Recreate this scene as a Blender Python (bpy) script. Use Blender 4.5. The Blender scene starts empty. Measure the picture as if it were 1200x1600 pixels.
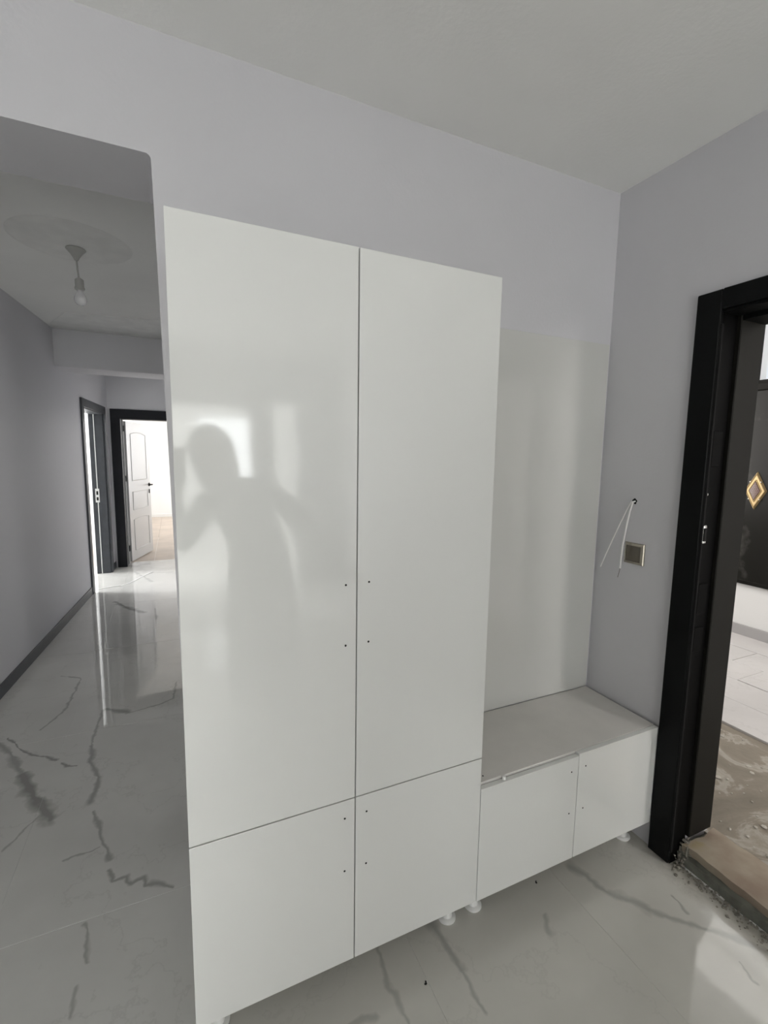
import bpy, bmesh, math, random
from mathutils import Matrix, Vector
random.seed(7)
S = bpy.context.scene
COL = S.collection

# ------------------------------------------------------------------ camera
H = 1.5194
cam = bpy.data.objects.new('camera', bpy.data.cameras.new('camera')); COL.objects.link(cam)
cam.data.sensor_fit = 'HORIZONTAL'; cam.data.sensor_width = 36.0
cam.data.lens = 36.0 * 722.45 / 1200.0
cam.data.clip_start = 0.02; cam.data.clip_end = 60
RX = Vector((0.91113436, -0.41185761, 0.01438255)).normalized()
RD = Vector((-0.03634649, -0.11512587, -0.99268487)).normalized()
RF = Vector((0.41050348, 0.90394654, -0.11987451)).normalized()
CM = Matrix(((RX.x, -RD.x, -RF.x, 0), (RX.y, -RD.y, -RF.y, 0), (RX.z, -RD.z, -RF.z, H), (0, 0, 0, 1)))
cam.matrix_world = CM
S.camera = cam

# ------------------------------------------------------------------ world, exposure
S.view_settings.view_transform = 'Standard'; S.view_settings.look = 'None'
S.view_settings.gamma = 1.0; S.view_settings.use_curve_mapping = False
S.view_settings.exposure = -0.12
w = bpy.data.worlds.new('sky'); S.world = w; w.use_nodes = True
w.node_tree.nodes['Background'].inputs[0].default_value = (0.9, 0.95, 1.0, 1)
w.node_tree.nodes['Background'].inputs[1].default_value = 1.0

# ------------------------------------------------------------------ daylight from windows, plus added fill lights
def area(name, loc, direction, sx, sy, power, col=(1, 1, 1), spread=180):
    l = bpy.data.lights.new(name, 'AREA'); l.shape = 'RECTANGLE'; l.size = sx; l.size_y = sy
    l.energy = power; l.color = col; l.spread = math.radians(spread)
    o = bpy.data.objects.new(name, l); COL.objects.link(o)
    o.location = loc; o.rotation_euler = Vector(direction).to_track_quat('-Z', 'Z').to_euler()
    return o
area('daylight_balcony', (-1.35, -2.97, 1.25), (0.05, 1, 0.12), 1.3, 1.9, 38, (1.0, 1.0, 0.97))
area('daylight_kitchen_window', (0.74, -5.37, 1.56), (0, 1, 0), 0.80, 0.9, 19, (0.90, 0.95, 1.0))
area('fill_kitchen_side', (-0.97, -4.4, 1.5), (1, -0.35, 0.0), 1.6, 1.8, 330, (1.0, 1.0, 0.98))  # added fill on the kitchen side wall, brightens the mirrored kitchen walls
area('daylight_side_room', (-4.2, 7.2, 1.5), (1, -0.2, -0.1), 1.1, 1.3, 280, (0.97, 0.98, 1.0))
area('daylight_far_room', (3.1, 10.8, 1.5), (-1, 0.2, -0.05), 2.0, 1.8, 195, (0.99, 0.99, 1.0))
area('fill_hall_room', (2.3, 3.1, 1.4), (-1, 0.1, 0.05), 1.3, 1.5, 33, (1.0, 0.99, 0.96))  # added unseen fill that brightens the corridor from the right
area('daylight_stairwell', (4.27, 1.75, 2.49), (-1, -0.2, -0.5), 1.0, 0.66, 6.5, (1.0, 0.97, 0.92))
area('fill_landing_to_hall', (2.6, -2.1, 1.9), (0.2, 1, -0.2), 0.9, 1.2, 75, (1.0, 0.96, 0.93))  # added unseen fill, sends light from the landing into the hall
area('fill_landing_wall', (3.3, 3.1, 1.8), (0.1, -1, 0.1), 1.4, 1.4, 36, (1.0, 0.96, 0.93))  # added unseen fill, brightens the landing wall without striking the cabinets

# ------------------------------------------------------------------ helpers
def tag(o, label=None, cat=None, group=None, kind=None):
    if label: o['label'] = label
    if cat: o['category'] = cat
    if group: o['group'] = group
    if kind: o['kind'] = kind
    return o
def empty(name, loc=(0, 0, 0), parent=None):
    o = bpy.data.objects.new(name, None); COL.objects.link(o); o.location = loc
    o.empty_display_size = 0.1
    if parent: o.parent = parent
    return o
class MB:
    def __init__(s): s.bm = bmesh.new()
    def box(s, x0, x1, y0, y1, z0, z1, bev=0.0, seg=1):
        return s.prism([(x0, y0), (x1, y0), (x1, y1), (x0, y1)], z0, z1, bev, seg)
    def prism(s, poly, z0, z1, bev=0.0, seg=1):
        a = sum(poly[i][0]*poly[(i+1) % len(poly)][1]-poly[(i+1) % len(poly)][0]*poly[i][1] for i in range(len(poly)))
        if a < 0: poly = poly[::-1]
        b = [s.bm.verts.new((x, y, z0)) for x, y in poly]; t = [s.bm.verts.new((x, y, z1)) for x, y in poly]
        n = len(poly); fs = [s.bm.faces.new(b[::-1]), s.bm.faces.new(t)]
        for i in range(n): fs.append(s.bm.faces.new((b[i], b[(i+1) % n], t[(i+1) % n], t[i])))
        if bev > 0:
            es = set(e for f in fs for e in f.edges)
            bmesh.ops.bevel(s.bm, geom=list(es), offset=bev, segments=seg, affect='EDGES', profile=0.6)
        return s
    def poly_xz(s, poly, y0, y1):
        a = [s.bm.verts.new((x, y0, z)) for x, z in poly]; b = [s.bm.verts.new((x, y1, z)) for x, z in poly]
        n = len(poly); s.bm.faces.new(a); s.bm.faces.new(b[::-1])
        for i in range(n): s.bm.faces.new((a[(i+1) % n], a[i], b[i], b[(i+1) % n]))
        return s
    def lathe(s, prof, c=(0, 0, 0), n=24, axis='z'):
        rings = []
        for r, z in prof:
            ring = []
            for k in range(n):
                t = 2*math.pi*k/n
                p = (r*math.cos(t), r*math.sin(t), z)
                if axis == 'y': p = (p[0], z, p[1])
                if axis == 'x': p = (z, p[0], p[1])
                ring.append(s.bm.verts.new((c[0]+p[0], c[1]+p[1], c[2]+p[2])))
            rings.append(ring)
        for i in range(len(rings)-1):
            for k in range(n):
                s.bm.faces.new((rings[i][k], rings[i][(k+1) % n], rings[i+1][(k+1) % n], rings[i+1][k]))
        for ring in (rings[0], rings[-1]):
            if (ring[0].co-ring[n//2].co).length > 1e-5: s.bm.faces.new(ring)
        return s
    def tube(s, pts, r, n=8):
        pts = [Vector(p) for p in pts]; rings = []
        for i, p in enumerate(pts):
            d = (pts[min(i+1, len(pts)-1)]-pts[max(i-1, 0)]).normalized()
            u = d.cross(Vector((0.13, 0.9, 0.31))).normalized(); v = d.cross(u)
            rr = r[i] if isinstance(r, (list, tuple)) else r
            rings.append([s.bm.verts.new(p+rr*(math.cos(2*math.pi*k/n)*u+math.sin(2*math.pi*k/n)*v)) for k in range(n)])
        for i in range(len(rings)-1):
            for k in range(n): s.bm.faces.new((rings[i][k], rings[i][(k+1) % n], rings[i+1][(k+1) % n], rings[i+1][k]))
        s.bm.faces.new(rings[0][::-1]); s.bm.faces.new(rings[-1])
        return s
    def build(s, name, mat, parent=None, smooth=False, origin=None, M=None):
        if M is not None: s.bm.transform(M)
        if origin is not None:
            for v in s.bm.verts: v.co -= Vector(origin)
        bmesh.ops.recalc_face_normals(s.bm, faces=s.bm.faces[:])
        me = bpy.data.meshes.new(name); s.bm.to_mesh(me); s.bm.free()
        if smooth:
            for p in me.polygons: p.use_smooth = True
            try: me.set_sharp_from_angle(angle=math.radians(38))
            except Exception: pass
        me.materials.append(mat)
        o = bpy.data.objects.new(name, me); COL.objects.link(o)
        if origin is not None: o.location = origin
        if parent: o.parent = parent
        return o

# ------------------------------------------------------------------ materials
def newmat(name):
    m = bpy.data.materials.new(name); m.use_nodes = True
    nt = m.node_tree; return m, nt, nt.nodes['Principled BSDF']
def pbr(name, col, rough=0.5, metal=0.0, coat=0.0, coat_rough=0.05, var=0.0, vscale=3.0, bump=0.0, bscale=60.0, detail=4, spec=0.5):
    m, nt, p = newmat(name); N, L = nt.nodes, nt.links
    p.inputs['Base Color'].default_value = (*col, 1); p.inputs['Roughness'].default_value = rough
    p.inputs['Metallic'].default_value = metal; p.inputs['Coat Weight'].default_value = coat
    p.inputs['Coat Roughness'].default_value = coat_rough; p.inputs['Specular IOR Level'].default_value = spec
    geo = N.new('ShaderNodeNewGeometry')
    if var > 0:
        n = N.new('ShaderNodeTexNoise'); n.inputs['Scale'].default_value = vscale; n.inputs['Detail'].default_value = detail
        L.new(geo.outputs['Position'], n.inputs['Vector'])
        mr = N.new('ShaderNodeMapRange'); mr.inputs[1].default_value = 0.3; mr.inputs[2].default_value = 0.7
        mr.inputs[3].default_value = 1-var; mr.inputs[4].default_value = 1+var
        L.new(n.outputs[0], mr.inputs[0])
        vm = N.new('ShaderNodeVectorMath'); vm.operation = 'SCALE'; vm.inputs[0].default_value = col
        L.new(mr.outputs[0], vm.inputs['Scale']); L.new(vm.outputs[0], p.inputs['Base Color'])
    if bump > 0:
        n = N.new('ShaderNodeTexNoise'); n.inputs['Scale'].default_value = bscale; n.inputs['Detail'].default_value = 3
        L.new(geo.outputs['Position'], n.inputs['Vector'])
        b = N.new('ShaderNodeBump'); b.inputs['Strength'].default_value = bump; b.inputs['Distance'].default_value = 0.002
        L.new(n.outputs[0], b.inputs['Height']); L.new(b.outputs[0], p.inputs['Normal'])
    return m
M = {}
M['wall'] = pbr('lilac_grey_paint', (0.585, 0.58, 0.60), 0.55, var=0.018, vscale=1.7, bump=0.25, bscale=90)
M['wall_white'] = pbr('white_paint', (0.82, 0.82, 0.81), 0.6, bump=0.2, bscale=80)
M['ceiling'] = pbr('matt_ceiling_paint', (0.86, 0.86, 0.84), 0.75, var=0.02, vscale=2.2, bump=0.35, bscale=70)
M['corr_ceiling'] = pbr('corridor_ceiling_paint', (0.84, 0.84, 0.82), 0.75, var=0.04, vscale=1.6, bump=0.4, bscale=50)
M['medallion'] = pbr('fresh_gypsum', (0.81, 0.81, 0.79), 0.8, var=0.05, vscale=9, bump=0.5, bscale=40)
M['carcass'] = pbr('white_melamine', (0.80, 0.80, 0.77), 0.42, var=0.01, bump=0.05, bscale=200)
M['bench'] = pbr('dusty_white_melamine', (0.70, 0.68, 0.645), 0.35, var=0.05, vscale=7, bump=0.05, bscale=200)
M['plastic'] = pbr('white_plastic', (0.80, 0.80, 0.78), 0.3)
M['grey_trim'] = pbr('dark_grey_laminate', (0.052, 0.056, 0.063), 0.4, var=0.12, vscale=14, spec=0.3)
M['base'] = pbr('grey_skirting', (0.062, 0.066, 0.073), 0.42, var=0.1, vscale=10, spec=0.3)
M['anthracite'] = pbr('anthracite_laminate', (0.009, 0.010, 0.013), 0.5, var=0.1, vscale=8, spec=0.2)
M['black_steel'] = pbr('black_painted_steel', (0.004, 0.0045, 0.0045), 0.42, var=0.3, vscale=6, spec=0.12)
M['void_steel'] = pbr('matt_black_steel', (0.0022, 0.0022, 0.0022), 0.6, spec=0.06)
M['dark_steel'] = pbr('charcoal_painted_steel', (0.009, 0.0085, 0.007), 0.55, var=0.12, vscale=5, spec=0.12)
M['gasket'] = pbr('grey_rubber', (0.012, 0.012, 0.012), 0.8, spec=0.1)
M['chrome'] = pbr('polished_chrome', (0.5, 0.5, 0.48), 0.25, metal=1.0)
M['bronze'] = pbr('smoked_bronze_plastic', (0.095, 0.080, 0.055), 0.25, coat=0.5)
M['bezel'] = pbr('champagne_metallic', (0.40, 0.37, 0.31), 0.2, metal=0.9)
M['hole'] = pbr('black_void', (0.002, 0.002, 0.002), 0.9)
M['white_door'] = pbr('white_lacquered_door', (0.52, 0.52, 0.515), 0.35, coat=0.2)
M['concrete'] = pbr('dirty_concrete', (0.14, 0.14, 0.115), 0.9, var=0.35, vscale=18, bump=1.0, bscale=45)
M['rubble'] = pbr('mortar_crumbs', (0.21, 0.195, 0.165), 0.95, var=0.35, vscale=40, bump=1.0, bscale=80)
M['pale_crumb'] = pbr('pale_plaster', (0.45, 0.42, 0.37), 0.9)
M['parquet'] = pbr('dusty_beige_boards', (0.52, 0.44, 0.37), 0.4, var=0.12, vscale=3)
M['cable_white'] = pbr('white_cable_insulation', (0.82, 0.81, 0.79), 0.4)
M['copper'] = pbr('bare_wire_end', (0.12, 0.10, 0.08), 0.4, metal=0.6)
M['gold'] = pbr('brushed_gold', (0.50, 0.37, 0.19), 0.35, metal=0.6, bump=0.4, bscale=150)
M['burgundy'] = pbr('brown_enamel', (0.075, 0.022, 0.015), 0.25, coat=0.6)
M['pearl'] = pbr('pale_gold_beads', (0.9, 0.75, 0.55), 0.2, metal=0.7)

def gloss_front(name='high_gloss_white_front', col=(0.745, 0.75, 0.725)):
    m, nt, p = newmat(name); N, L = nt.nodes, nt.links
    p.inputs['Base Color'].default_value = (*col, 1); p.inputs['Roughness'].default_value = 0.55
    p.inputs['Specular IOR Level'].default_value = 0.3
    p.inputs['Coat Weight'].default_value = 1.0; p.inputs['Coat Roughness'].default_value = 0.065; p.inputs['Coat IOR'].default_value = 1.55
    geo = N.new('ShaderNodeNewGeometry'); n = N.new('ShaderNodeTexNoise'); n.inputs['Scale'].default_value = 3.2; n.inputs['Detail'].default_value = 1.5
    L.new(geo.outputs['Position'], n.inputs['Vector'])
    b = N.new('ShaderNodeBump'); b.inputs['Strength'].default_value = 0.3; b.inputs['Distance'].default_value = 0.006
    L.new(n.outputs[0], b.inputs['Height']); L.new(b.outputs[0], p.inputs['Coat Normal'])
    return m
M['gloss'] = gloss_front()
M['gloss_shaded'] = gloss_front('gloss_white_board_shaded', (0.60, 0.60, 0.575))  # same white gloss front; wardrobe shade and falloff put into the colour

def marble(name, veins, vein_col=(0.27, 0.265, 0.245), base=(0.66, 0.655, 0.625), rough=0.03, dust=None, second=None):
    """polished porcelain: vein segments (metres, floor plane) broken up by noise, plus faint clouds"""
    m, nt, p = newmat(name); N, L = nt.nodes, nt.links
    geo = N.new('ShaderNodeNewGeometry')
    def noise(scale, detail=3, rough_=0.6):
        n = N.new('ShaderNodeTexNoise'); n.inputs['Scale'].default_value = scale; n.inputs['Detail'].default_value = detail
        n.inputs['Roughness'].default_value = rough_; L.new(geo.outputs['Position'], n.inputs['Vector']); return n
    def vm(op, a=None, b=None):
        n = N.new('ShaderNodeVectorMath'); n.operation = op
        for i, x in enumerate((a, b)):
            if x is None: continue
            if isinstance(x, (tuple, Vector)): n.inputs[i].default_value = x
            else: L.new(x, n.inputs[i])
        return n
    def mt(op, a=None, b=None, c=None, clamp=False):
        n = N.new('ShaderNodeMath'); n.operation = op; n.use_clamp = clamp
        for i, x in enumerate((a, b, c)):
            if x is None: continue
            if isinstance(x, (int, float)): n.inputs[i].default_value = x
            else: L.new(x, n.inputs[i])
        return n
    nz = noise(9, 3, 0.6)
    off = vm('SUBTRACT', nz.outputs['Color'], (0.5, 0.5, 0.5)); off2 = vm('SCALE', off.outputs[0]); off2.inputs['Scale'].default_value = 0.05
    pos = vm('ADD', geo.outputs['Position'], off2.outputs[0])
    flat = vm('MULTIPLY', pos.outputs[0], (1, 1, 0))
    wn = noise(11, 2, 0.6)
    wm = N.new('ShaderNodeMapRange'); wm.inputs[1].default_value = 0.3; wm.inputs[2].default_value = 0.7; wm.inputs[3].default_value = 0.25; wm.inputs[4].default_value = 1.7
    L.new(wn.outputs[0], wm.inputs[0])
    acc = None
    for pts, width, strength in veins:
        for (ax, ay), (bx, by) in zip(pts, pts[1:]):
            A = Vector((ax, ay, 0)); B = Vector((bx, by, 0)); BA = B-A; l2 = max(BA.length_squared, 1e-6)
            pa = vm('SUBTRACT', flat.outputs[0], A)
            d = vm('DOT_PRODUCT', pa.outputs[0], BA/l2)
            h = mt('MULTIPLY', d.outputs['Value'], 1.0, clamp=True)
            sc = vm('SCALE'); sc.inputs[0].default_value = BA; L.new(h.outputs[0], sc.inputs['Scale'])
            df = vm('SUBTRACT', pa.outputs[0], sc.outputs[0]); ln = vm('LENGTH', df.outputs[0])
            q = mt('DIVIDE', ln.outputs['Value'], width)
            q2 = mt('DIVIDE', q.outputs[0], wm.outputs[0])
            r = mt('SUBTRACT', 1.25, q2.outputs[0], clamp=True)
            r2 = mt('MULTIPLY', r.outputs[0], strength)
            acc = r2 if acc is None else mt('MAXIMUM', acc.outputs[0], r2.outputs[0])
    # fine generic veining away from the traced ones
    g = noise(1.1, 7, 0.62); ab = mt('SUBTRACT', g.outputs[0], 0.5); ab2 = mt('ABSOLUTE', ab.outputs[0])
    mr = N.new('ShaderNodeMapRange'); mr.inputs[1].default_value = 0.0; mr.inputs[2].default_value = 0.006; mr.inputs[3].default_value = 0.12; mr.inputs[4].default_value = 0.0
    L.new(ab2.outputs[0], mr.inputs[0])
    acc = mr if acc is None else mt('MAXIMUM', acc.outputs[0], mr.outputs[0])
    cl = noise(2.3, 5, 0.6); cm = N.new('ShaderNodeMapRange'); cm.inputs[1].default_value = 0.3; cm.inputs[2].default_value = 0.7
    cm.inputs[3].default_value = 0.94; cm.inputs[4].default_value = 1.05; L.new(cl.outputs[0], cm.inputs[0])
    bs = vm('SCALE'); bs.inputs[0].default_value = base; L.new(cm.outputs[0], bs.inputs['Scale'])
    mix = N.new('ShaderNodeMix'); mix.data_type = 'RGBA'
    L.new(acc.outputs[0], mix.inputs[0]); L.new(bs.outputs[0], mix.inputs[6]); mix.inputs[7].default_value = (*vein_col, 1)
    out = mix.outputs[2]
    p.inputs['Roughness'].default_value = rough
    if dust:   # (axis sign plane x > x0 fades in), colour, strength
        x0, x1, dcol, st = dust
        sep = N.new('ShaderNodeSeparateXYZ'); L.new(geo.outputs['Position'], sep.inputs[0])
        dn = noise(7, 6, 0.7)
        a = mt('MULTIPLY_ADD', dn.outputs[0], 0.22, sep.outputs[0])
        dm = N.new('ShaderNodeMapRange'); dm.inputs[1].default_value = x0+0.11; dm.inputs[2].default_value = x1+0.11; dm.inputs[3].default_value = 0; dm.inputs[4].default_value = st
        L.new(a.outputs[0], dm.inputs[0])
        mx = N.new('ShaderNodeMix'); mx.data_type = 'RGBA'; L.new(dm.outputs[0], mx.inputs[0]); L.new(out, mx.inputs[6]); mx.inputs[7].default_value = (*dcol, 1)
        out = mx.outputs[2]
        rr = mt('MULTIPLY_ADD', dm.outputs[0], 0.6, rough); L.new(rr.outputs[0], p.inputs['Roughness'])
    L.new(out, p.inputs['Base Color'])
    return m
VL = [
 ([(-0.92, 2.93), (-0.783, 2.699), (-0.703, 2.529)], 0.018, 0.55),
 ([(-0.703, 2.529), (-0.641, 2.397), (-0.59, 2.30)], 0.028, 0.75),
 ([(-0.59, 2.30), (-0.55, 2.22), (-0.517, 2.154)], 0.034, 0.7),
 ([(-0.852, 2.918), (-0.78, 2.792), (-0.718, 2.698), (-0.641, 2.649), (-0.586, 2.599)], 0.009, 0.7),
 ([(-0.559, 2.567), (-0.526, 2.527), (-0.478, 2.506)], 0.006, 0.7),
 ([(-0.438, 3.028), (-0.444, 2.82), (-0.444, 2.666)], 0.008, 0.5),
 ([(-0.444, 2.666), (-0.424, 2.519), (-0.378, 2.375), (-0.374, 2.282), (-0.384, 2.21)], 0.014, 0.6),
 ([(-0.363, 2.141), (-0.33, 2.026), (-0.273, 1.854)], 0.009, 0.55),
 ([(-0.755, 3.631), (-0.63, 3.539), (-0.625, 3.351), (-0.647, 3.079), (-0.72, 2.93)], 0.008, 0.5),
 ([(-0.27, 1.79), (-0.25, 1.742), (-0.205, 1.735), (-0.19, 1.70), (-0.155, 1.712), (-0.145, 1.675), (-0.11, 1.672), (-0.06, 1.632)], 0.011, 0.6),
 ([(-0.648, 2.047), (-0.571, 2.204)], 0.006, 0.45),
 ([(-0.428, 1.906), (-0.317, 1.93)], 0.006, 0.5),
 ([(-0.322, 1.600), (-0.303, 1.538), (-0.296, 1.455)], 0.007, 0.5),
 ([(-0.314, 1.399), (-0.312, 1.324)], 0.006, 0.45),
 ([(-0.60, 5.30), (-0.43, 4.988), (-0.312, 4.839)], 0.028, 0.75),
 ([(-0.308, 2.936), (-0.164, 2.966), (-0.059, 3.011), (-0.032, 3.24)], 0.007, 0.5),
 ([(-0.42, 3.03), (-0.30, 2.95)], 0.02, 0.6),
 ([(-0.50, 6.6), (-0.36, 6.2), (-0.28, 6.0)], 0.02, 0.35),
 ([(-0.66, 7.0), (-0.52, 6.93), (-0.38, 7.02)], 0.07, 0.45), ([(-0.50, 7.12), (-0.28, 7.14)], 0.04, 0.35),
]
VR = [
 ([(0.69, 1.22), (0.719, 1.134), (0.731, 1.075), (0.731, 1.004)], 0.013, 0.6),
 ([(0.731, 1.004), (0.727, 0.933), (0.731, 0.878)], 0.008, 0.55),
 ([(0.53, 1.2), (0.522, 1.135), (0.507, 1.047), (0.518, 1.004), (0.525, 0.94)], 0.008, 0.5),
 ([(1.31, 1.13), (1.325, 1.049), (1.353, 0.978), (1.418, 0.904)], 0.016, 0.6),
 ([(1.418, 0.904), (1.499, 0.804), (1.66, 0.63)], 0.014, 0.55),
 ([(1.076, 1.024), (1.053, 0.977)], 0.012, 0.5),
 ([(1.54, 0.896), (1.533, 0.836)], 0.006, 0.6),
 ([(1.525, 0.666), (1.501, 0.611)], 0.004, 0.5),
 ([(0.36, 1.0), (0.445, 0.994)], 0.01, 0.5),
]
M['marble_left'] = marble('polished_marble_tile_corridor', VL, vein_col=(0.19, 0.187, 0.17))
M['marble_right'] = marble('polished_marble_tile_entry', VR, base=(0.57, 0.56, 0.515), rough=0.05, dust=(1.58, 1.74, (0.26, 0.235, 0.19), 0.8))
M['marble_landing'] = marble('dusty_landing_marble', [([(3.0, 1.6), (3.5, 1.9)], 0.012, 0.4)], base=(0.62, 0.60, 0.59), rough=0.25)
def screed_mat():
    m, nt, p = newmat('brown_dusty_screed'); N, L = nt.nodes, nt.links
    geo = N.new('ShaderNodeNewGeometry')
    n = N.new('ShaderNodeTexNoise'); n.inputs['Scale'].default_value = 3.2; n.inputs['Detail'].default_value = 8; n.inputs['Roughness'].default_value = 0.62; n.inputs['Distortion'].default_value = 0.8
    L.new(geo.outputs['Position'], n.inputs['Vector'])
    cr = N.new('ShaderNodeValToRGB'); e = cr.color_ramp.elements
    e[0].position = 0.30; e[0].color = (0.16, 0.14, 0.11, 1); e[1].position = 0.80; e[1].color = (0.46, 0.43, 0.38, 1)
    k = e.new(0.53); k.color = (0.235, 0.205, 0.165, 1); k = e.new(0.56); k.color = (0.36, 0.33, 0.285, 1); k = e.new(0.62); k.color = (0.27, 0.24, 0.195, 1)
    L.new(n.outputs[0], cr.inputs[0]); L.new(cr.outputs[0], p.inputs['Base Color']); p.inputs['Roughness'].default_value = 0.85
    n2 = N.new('ShaderNodeTexNoise'); n2.inputs['Scale'].default_value = 38; n2.inputs['Detail'].default_value = 6; L.new(geo.outputs['Position'], n2.inputs['Vector'])
    b = N.new('ShaderNodeBump'); b.inputs['Strength'].default_value = 0.8; b.inputs['Distance'].default_value = 0.004
    L.new(n2.outputs[0], b.inputs['Height']); L.new(b.outputs[0], p.inputs['Normal'])
    return m
M['dusty_screed'] = screed_mat()
def sill_mat():
    m, nt, p = newmat('stained_travertine'); N, L = nt.nodes, nt.links
    geo = N.new('ShaderNodeNewGeometry'); n = N.new('ShaderNodeTexNoise'); n.inputs['Scale'].default_value = 9; n.inputs['Detail'].default_value = 6
    L.new(geo.outputs['Position'], n.inputs['Vector'])
    cr = N.new('ShaderNodeValToRGB'); e = cr.color_ramp.elements
    e[0].position = 0.32; e[0].color = (0.24, 0.18, 0.135, 1); e[1].position = 0.62; e[1].color = (0.33, 0.28, 0.215, 1)
    k = e.new(0.75); k.color = (0.32, 0.26, 0.14, 1)
    L.new(n.outputs[0], cr.inputs[0]); L.new(cr.outputs[0], p.inputs['Base Color']); p.inputs['Roughness'].default_value = 0.7
    b = N.new('ShaderNodeBump'); b.inputs['Strength'].default_value = 0.6; b.inputs['Distance'].default_value = 0.004
    L.new(n.outputs[0], b.inputs['Height']); L.new(b.outputs[0], p.inputs['Normal'])
    return m
M['sill'] = sill_mat()
def black_gloss():
    m, nt, p = newmat('smeared_black_gloss'); N, L = nt.nodes, nt.links
    geo = N.new('ShaderNodeNewGeometry'); n = N.new('ShaderNodeTexNoise'); n.inputs['Scale'].default_value = 4.5; n.inputs['Detail'].default_value = 6
    L.new(geo.outputs['Position'], n.inputs['Vector'])
    cr = N.new('ShaderNodeValToRGB'); e = cr.color_ramp.elements
    e[0].position = 0.58; e[0].color = (0.010, 0.0095, 0.008, 1); e[1].position = 0.75; e[1].color = (0.085, 0.083, 0.075, 1)
    L.new(n.outputs[0], cr.inputs[0]); L.new(cr.outputs[0], p.inputs['Base Color']); p.inputs['Roughness'].default_value = 0.3; p.inputs['Specular IOR Level'].default_value = 0.2
    return m
M['black_gloss'] = black_gloss()
def glass():
    m, nt, p = newmat('clear_bulb_glass'); p.inputs['Base Color'].default_value = (0.93, 0.93, 0.93, 1)
    p.inputs['Roughness'].default_value = 0.15; p.inputs['Transmission Weight'].default_value = 0.55; p.inputs['IOR'].default_value = 1.3
    return m
M['bulb'] = glass()
M['lamp_plastic'] = pbr('shaded_lamp_plastic', (0.42, 0.42, 0.40), 0.4)  # pendant plastic darkened in its colour to give a shaded silhouette

# ------------------------------------------------------------------ setting
CZ = 2.573           # ceiling
YW = 1.425           # face of the wall behind the cabinets
XR = 1.665           # face of the entrance wall
def lwx(y, off=0.0): return -1.031 + 0.0797*(y-3.428) - off    # corridor wall, slightly out of square
def struct(o): o['kind'] = 'structure'; return o

# floor: 60 x 120 cm tiles, each its own object
floor = struct(empty('floor'))
MB().box(-4.5, 1.70, -6.0, 9.2, -0.20, -0.0012).build('grout_bed', pbr('grout', (0.88, 0.88, 0.86), 0.8), floor)
gx = 0.0009
for i in range(-4, 3):
    x0 = 0.02 + 0.6*i; x1 = x0 + 0.6
    for j in range(-3, 5):
        y0 = 1.615 + 1.2*j; y1 = y0 + 1.2
        if j >= 0 and i > 0: continue
        X1 = min(x1, 1.69); Y1 = min(y1, 7.20) if j == 4 else y1
        if j >= 0: mat = M['marble_left']
        else: mat = M['marble_right'] if i >= 0 else M['marble_left']
        MB().box(x0+gx*.45, X1-gx*.45, y0+gx*1.4, Y1-gx*1.4, -0.010, 0.0, 0.0003).build('floor_tile', mat, floor)

# wall behind the cabinets, with the corridor opening and a plaster-rounded upper corner
arc = [(-0.025-0.014*(1-math.cos(t)), 2.281-0.014*(1-math.sin(t))) for t in [math.radians(a) for a in (0, 20, 45, 70, 90)]]
mb = MB(); mb.poly_xz([(1.90, 0.0), (1.90, CZ), (-2.6, CZ), (-2.6, 0.0), (-1.9, 0.0), (-1.9, 2.281)] + arc[::-1] + [(0.014, 0.0)], YW, 1.69)
struct(mb.build('wall_back', M['wall']))
# entrance wall with the steel door opening
mb = MB(); mb.box(XR, 1.90, 1.0, YW, 0, CZ); mb.box(XR, 1.90, -0.02, 1.0, 2.05, CZ); mb.box(XR, 1.90, -3.0, -0.02, 0, CZ)
struct(mb.build('wall_right', M['wall']))
mb = MB(); mb.box(-2.6, -1.9, -3.2, -3.0, 0, CZ); mb.box(-1.9, -0.33, -3.2, -3.0, 2.25, CZ); mb.box(-0.33, -0.15, -3.2, -3.0, 0, CZ)
mb.box(-0.15, 0.755, -3.2, -3.0, 1.99, CZ); mb.box(0.755, 0.99, -3.2, -3.0, 0, CZ); mb.box(0.99, 1.26, -3.2, -3.0, 2.1, CZ); mb.box(1.26, 1.90, -3.2, -3.0, 0, CZ)
mb.box(-1.9, -0.33, -3.2, -3.0, 0, 0.27)
struct(mb.build('wall_front', M['wall']))
struct(MB().box(-2.8, -2.6, -3.2, 2.0, 0, CZ).build('wall_left', M['wall']))
# kitchen behind the photographer, seen only in the glossy fronts
mb = MB(); mb.box(-1.0, 1.9, -5.6, -5.4, 0, CZ); mb.box(-1.2, -1.0, -5.6, -3.2, 0, CZ); mb.box(1.9, 2.1, -5.6, -3.2, 0, CZ)
struct(mb.build('wall_kitchen', M['wall_white']))
# corridor
mb = MB()
def lw_prism(mb, y0, y1, o0, o1, z0, z1, bev=0): mb.prism([(lwx(y0, o0), y0), (lwx(y1, o0), y1), (lwx(y1, o1), y1), (lwx(y0, o1), y0)], z0, z1, bev)
DY0, DY1 = 5.74, 6.68
lw_prism(mb, 1.69, DY0, 0, 0.15, 0, CZ); lw_prism(mb, DY0, DY1, 0, 0.15, 2.0, CZ); lw_prism(mb, DY1, 6.94, 0, 0.15, 0, CZ)
struct(mb.build('wall_corridor_left', M['wall']))
struct(MB().box(-2.6, lwx(1.69), 1.69, 1.80, 0, CZ).build('wall_corridor_near', M['wall']))
mb = MB(); mb.box(0.42, 0.6, 1.69, 2.4, 0, CZ); mb.box(0.42, 0.6, 2.4, 3.8, 2.1, CZ); mb.box(0.42, 0.6, 3.8, 7.0, 0, CZ); struct(mb.build('wall_corridor_right', M['wall']))
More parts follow.
